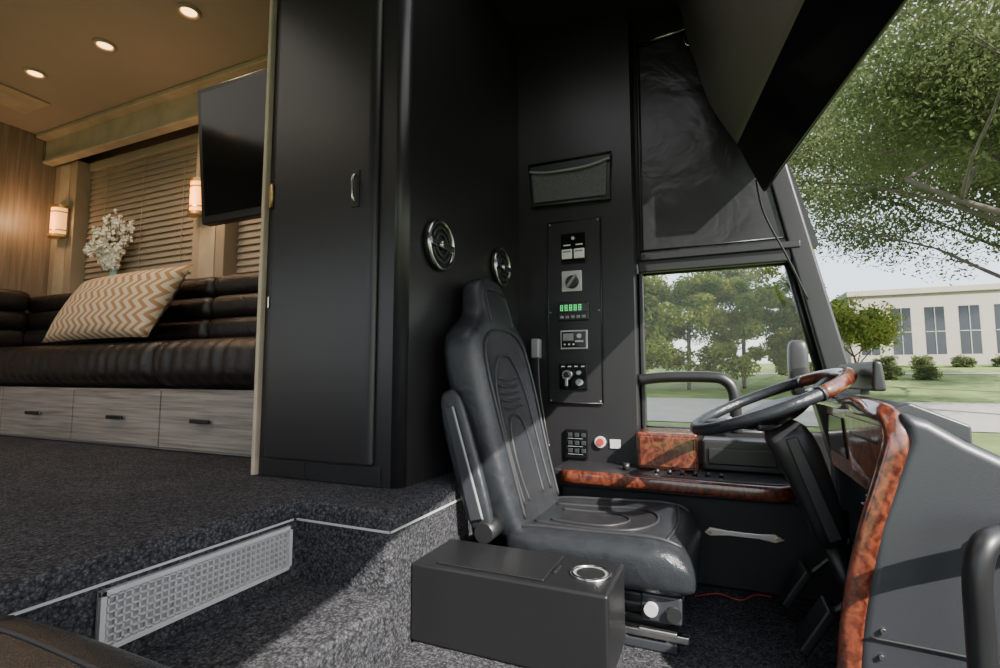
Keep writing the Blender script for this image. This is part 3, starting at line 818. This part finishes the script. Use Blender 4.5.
cyl('flange', (.42,1.19,-.69), (.42,1.244,-.69), .03, .03, 'black', parts, n=20)
group('entry_grab_handle', parts)

# ------------------------------------------------------------------ FRONT: windshield, overhead
base = [(.50,2.33),(.66,2.12),(.80,1.8),(.92,1.4),(1.03,.9),(1.06,.4),(1.05,-.1),(.98,-.6),(.88,-.9)]
bp = catmull([(x, y, 0) for x, y in base], 5)
v = []; f = []
for p in bp:
    v.append((p.x, p.y, -.25)); v.append((p.x-.42, p.y, 1.67))
for i in range(len(bp)-1): f.append((2*i, 2*i+2, 2*i+3, 2*i+1))
parts = []
mk('glass', v, f, 'glass', smooth=True, parent=parts)
tube('lower_gasket', [(p.x, p.y, -.255) for p in bp], .02, 'black', parts, smooth=False, n=8)
group('window_2', parts)
v = []; f = []
for p in bp: v.append((p.x+.02, p.y, -.27)); v.append((p.x+.04, p.y, -1.2))
for i in range(len(bp)-1): f.append((2*i, 2*i+2, 2*i+3, 2*i+1))
mk('wall_front', v, f, 'satin', smooth=True)
parts = []
def sh(q): return (q[0]-.157*(q[1]-2.0), q[1], q[2])
up_ = catmull([(-.12,0,1.675),(-.06,0,1.32),(-.035,0,1.22),(.015,0,1.03),(.103,0,.857)], 5)
poly = [(p.x, p.z) for p in up_]+[(.15,.90),(.20,1.675)]
ob = prism('curved_cover', poly, 'y', -.88, 2.0, 'cover', parent=parts, shift=sh)
for p in ob.data.polygons: p.use_smooth = abs(p.normal.y) < .9 and len(p.vertices) == 4
prism('visor_panel', [(.100,.862),(.180,.668),(.190,.668),(.205,.70),(.16,.90)], 'y', -.88, 2.005, 'gloss', bev=.003, parent=parts, shift=sh)
group('overhead_visor', parts)
parts = []
rings = []
for z, s in ((-.10,.5),(-.09,.9),(-.02,1),(.10,1),(.16,.9),(.17,.5)):
    rings.append([(.36+.045*s*spow(math.cos(t), .6), 2.75+.04*s*spow(math.sin(t), .6), z) for t in np.linspace(0, 2*math.pi, 20, endpoint=False)])
loft('mirror_head', rings, 'black', parts, sub=1)
tube('mirror_arm', [(.40,2.75,-.09),(.48,2.70,-.16),(.56,2.50,-.20),(.58,2.43,-.22)], .015, 'black', parts)
group('side_mirror', parts)

# ------------------------------------------------------------------ OUTDOORS
def gz(y):
    return float(np.interp(y, [-80, 8, 14, 22, 32, 40, 52, 120], [-2, -2, -2, -1.72, -1.02, -.35, 1.15, 1.6]))
def terrain(name, x0, x1, ys, mat, off=0):
    v = []; f = []
    for y in ys: v += [(x0, y, gz(y)+off), (x1, y, gz(y)+off)]
    for i in range(len(ys)-1): f.append((2*i, 2*i+1, 2*i+3, 2*i+2))
    return mk(name, v, f, mat)
terrain('grass_ground', -150, 200, [-80,3,8,11,14,18,22,27,32,36,40,46,52,70,120], 'grass')
terrain('concrete_street', -150, 200, [20.5,22,24,27,29], 'road', .03)
terrain('sidewalk', -150, 200, [43.6,44.4], 'road', .03)
parts = []
BX0, BX1, BY = 10.5, 60, 50
box('facade', BX0, BX1, BY, BY+14, .6, 7.0, 'concrete', parent=parts)
box('parapet', BX0-.2, BX1, BY-.2, BY+14, 6.6, 7.1, 'concrete', bev=.05, parent=parts)
box('plinth', BX0-.1, BX1, BY-.12, BY+.1, .6, 1.6, 'concrete', parent=parts)
x = 11.2
while x < 40:
    box('window_pane', x, x+1.25, BY-.02, BY+.1, 1.7, 5.5, 'darkglass', parent=parts)
    box('mullion', x+.60, x+.65, BY-.05, BY, 1.7, 5.5, 'steel', parent=parts)
    box('transom', x, x+1.25, BY-.05, BY, 3.5, 3.56, 'steel', parent=parts)
    box('sill', x-.1, x+1.35, BY-.12, BY, 1.6, 1.7, 'concrete', parent=parts)
    x += 2.15
group('office_building', parts)

def leafcloud(centers, radii, n, size, seed):
    rs = np.random.RandomState(seed); k = len(centers)
    idx = rs.randint(0, k, n)
    d = rs.normal(size=(n, 3)); d /= np.linalg.norm(d, axis=1)[:, None]
    rad = rs.rand(n)**.45
    P = np.array(centers)[idx]+d*rad[:, None]*np.array(radii)[idx][:, None]*np.array([1,1,.7])
    a = rs.normal(size=(n, 3)); a /= np.linalg.norm(a, axis=1)[:, None]
    b_ = np.cross(a, rs.normal(size=(n, 3))); b_ /= np.linalg.norm(b_, axis=1)[:, None]
    s = size*(.6+.8*rs.rand(n))[:, None]
    return np.stack([P-a*s, P+b_*s*.45, P+a*s, P-b_*s*.45], 1).reshape(-1, 3)
def leafmesh(name, V, mat, parent):
    n = len(V)//4; me = bpy.data.meshes.new(name)
    me.vertices.add(len(V)); me.vertices.foreach_set('co', V.astype(np.float32).ravel())
    me.loops.add(4*n); me.loops.foreach_set('vertex_index', np.arange(4*n, dtype=np.int32))
    me.polygons.add(n); me.polygons.foreach_set('loop_start', np.arange(0, 4*n, 4, dtype=np.int32))
    me.update(calc_edges=True); me.validate()
    ob = bpy.data.objects.new(name, me); COL.objects.link(ob); me.materials.append(M[mat]); parent.append(ob); return ob

def tree(name, x, y, h, spread, size, nleaf, mat, seed, trunk=.25, depth=4, crad=1.0, first=.36):
    rnd = random.Random(seed); parts = []; tips = []
    bz = gz(y)
    def br(p, d, L, r, lev):
        pts = [p]; q = p
        for s in range(3):
            d = (d+Vector((rnd.uniform(-.18,.18), rnd.uniform(-.18,.18), rnd.uniform(-.08,.12)))).normalized()
            q = q+d*L/3; pts.append(q)
        tube('branch', pts, [r, r*.55], 'bark', parts, n=6, k=2)
        if lev >= 2: tips.append(tuple(q)); tips.append(tuple(pts[2]))
        if lev >= depth: return
        for k_ in range(3 if lev else 6):
            az = rnd.uniform(0, 2*math.pi) if lev else 2*math.pi*k_/6+rnd.uniform(-.3,.3)
            el = rnd.uniform(-.1, .9)
            nd = (d*.6+Vector((math.cos(az)*spread, math.sin(az)*spread, math.sin(el)*.6))).normalized()
            br(pts[rnd.choice((2,3))], nd, L*rnd.uniform(.62,.85)*(1.15 if lev == 0 else 1), r*.45, lev+1)
    br(Vector((x, y, bz-.1)), Vector((0,0,1)), h*first, trunk, 0)
    leafmesh('leaves', leafcloud(tips, [crad*rnd.uniform(.7,1.3) for _ in tips], nleaf, size, seed), mat, parts)
    group(name, parts)
tree('shade_tree', 7.6, 14.0, 15, 1.0, .066, 85000, 'leafA', 11, trunk=.22, depth=4, crad=1.25, first=.33)
tree('shade_tree', 11.5, 24, 18, 1.1, .090, 100000, 'leafA', 27, trunk=.22, depth=4, crad=1.7, first=.36)
tree('shade_tree', 15.5, 33, 17, 1.1, .12, 60000, 'leafA', 45, trunk=.22, depth=4, crad=1.6, first=.42)
tree('small_tree', 8.1, 37, 5.4, .7, .12, 9000, 'leafB', 31, trunk=.10, depth=3, crad=.8)
def bushy(name, x, y, w, h, n, size, mat, seed):
    rnd = random.Random(seed); parts = []
    cs_ = [(x+rnd.uniform(-w, w)*.7, y+rnd.uniform(-w, w)*.5, gz(y)+h*rnd.uniform(.15, .85)) for _ in range(26)]
    rr = [w*rnd.uniform(.28, .5) for _ in cs_]
    tube('trunk', [(x, y, gz(y)-.1), (x+.1, y, gz(y)+h*.5)], .12, 'bark', parts, n=6)
    leafmesh('leaves', leafcloud(cs_, rr, n, size, seed), mat, parts); group(name, parts)
for i, (x, y, w, h) in enumerate(((-4.8,33,2.3,8.5),(-1.6,34,2.5,8.0),(1.6,35,2.2,8.5),(4.6,36,1.7,6.5),(-9,38,3,9),(.6,50,3.6,12),(-6,50,3.6,12),(6.6,53,2.9,9))):
    bushy('leafy_tree', x, y, w, h, 14000, .13, 'leafA' if i in (5, 7) else 'leafB', 50+i)
for i, (x, y) in enumerate(((10.6,41),(12.6,41),(14.5,48.0),(17,48.0),(19.5,48.0),(12.2,48.0))):
    bushy('round_shrub', x, y, .8, .9, 2500, .07, 'leafA', 80+i)

# ------------------------------------------------------------------ LIGHT
w = bpy.data.worlds.new('World'); scene.world = w; w.use_nodes = True
nt = w.node_tree; nt.nodes.clear()
o = nt.nodes.new('ShaderNodeOutputWorld'); bg = nt.nodes.new('ShaderNodeBackground'); sky = nt.nodes.new('ShaderNodeTexSky')
sky.sky_type = 'NISHITA'; sky.sun_disc = False; sky.sun_elevation = math.radians(42); sky.sun_rotation = math.radians(110)
sky.air_density = 1.0; sky.dust_density = 2.5; sky.ozone_density = 1
mixc = nt.nodes.new('ShaderNodeMixRGB'); mixc.inputs[0].default_value = .5; mixc.inputs[2].default_value = (6.6,6.8,7.0,1)
nt.links.new(sky.outputs[0], mixc.inputs[1]); nt.links.new(mixc.outputs[0], bg.inputs[0])
bg.inputs[1].default_value = .48; nt.links.new(bg.outputs[0], o.inputs[0])
sl = bpy.data.lights.new('sun', 'SUN'); sl.energy = 18.0; sl.angle = math.radians(.6); sl.color = (1,.94,.86)
so = bpy.data.objects.new('sun', sl); COL.objects.link(so)
sd = Vector((.68,-.46,.60)).normalized(); so.rotation_euler = sd.to_track_quat('Z', 'Y').to_euler()
def area(name, loc, rot, sx, sy, e, c):
    l = bpy.data.lights.new(name, 'AREA'); l.shape = 'RECTANGLE'; l.size = sx; l.size_y = sy; l.energy = e; l.color = c
    o = bpy.data.objects.new(name, l); o.location = loc; o.rotation_euler = rot; COL.objects.link(o)
area('cockpit_fill_light', (-.45,.9,CZ-.02), (0,0,0), .8, 1.2, 6, (.98,.98,1))  # added fill light to brighten the cockpit, no fixture modelled
area('salon_fill_light', (-2.6,.5,CZ-.02), (0,0,0), 1.6, 1.0, 8, (1,.93,.85))  # added fill for the salon, separate from its downlights

# ------------------------------------------------------------------ CAMERA
cd = bpy.data.cameras.new('camera'); cd.lens = 18; cd.sensor_width = 36; cd.clip_start = .02; cd.clip_end = 500
co = bpy.data.objects.new('camera', cd); COL.objects.link(co)
co.location = (0,0,0); co.rotation_euler = (math.radians(94.8), 0, math.radians(23.3))
scene.camera = co
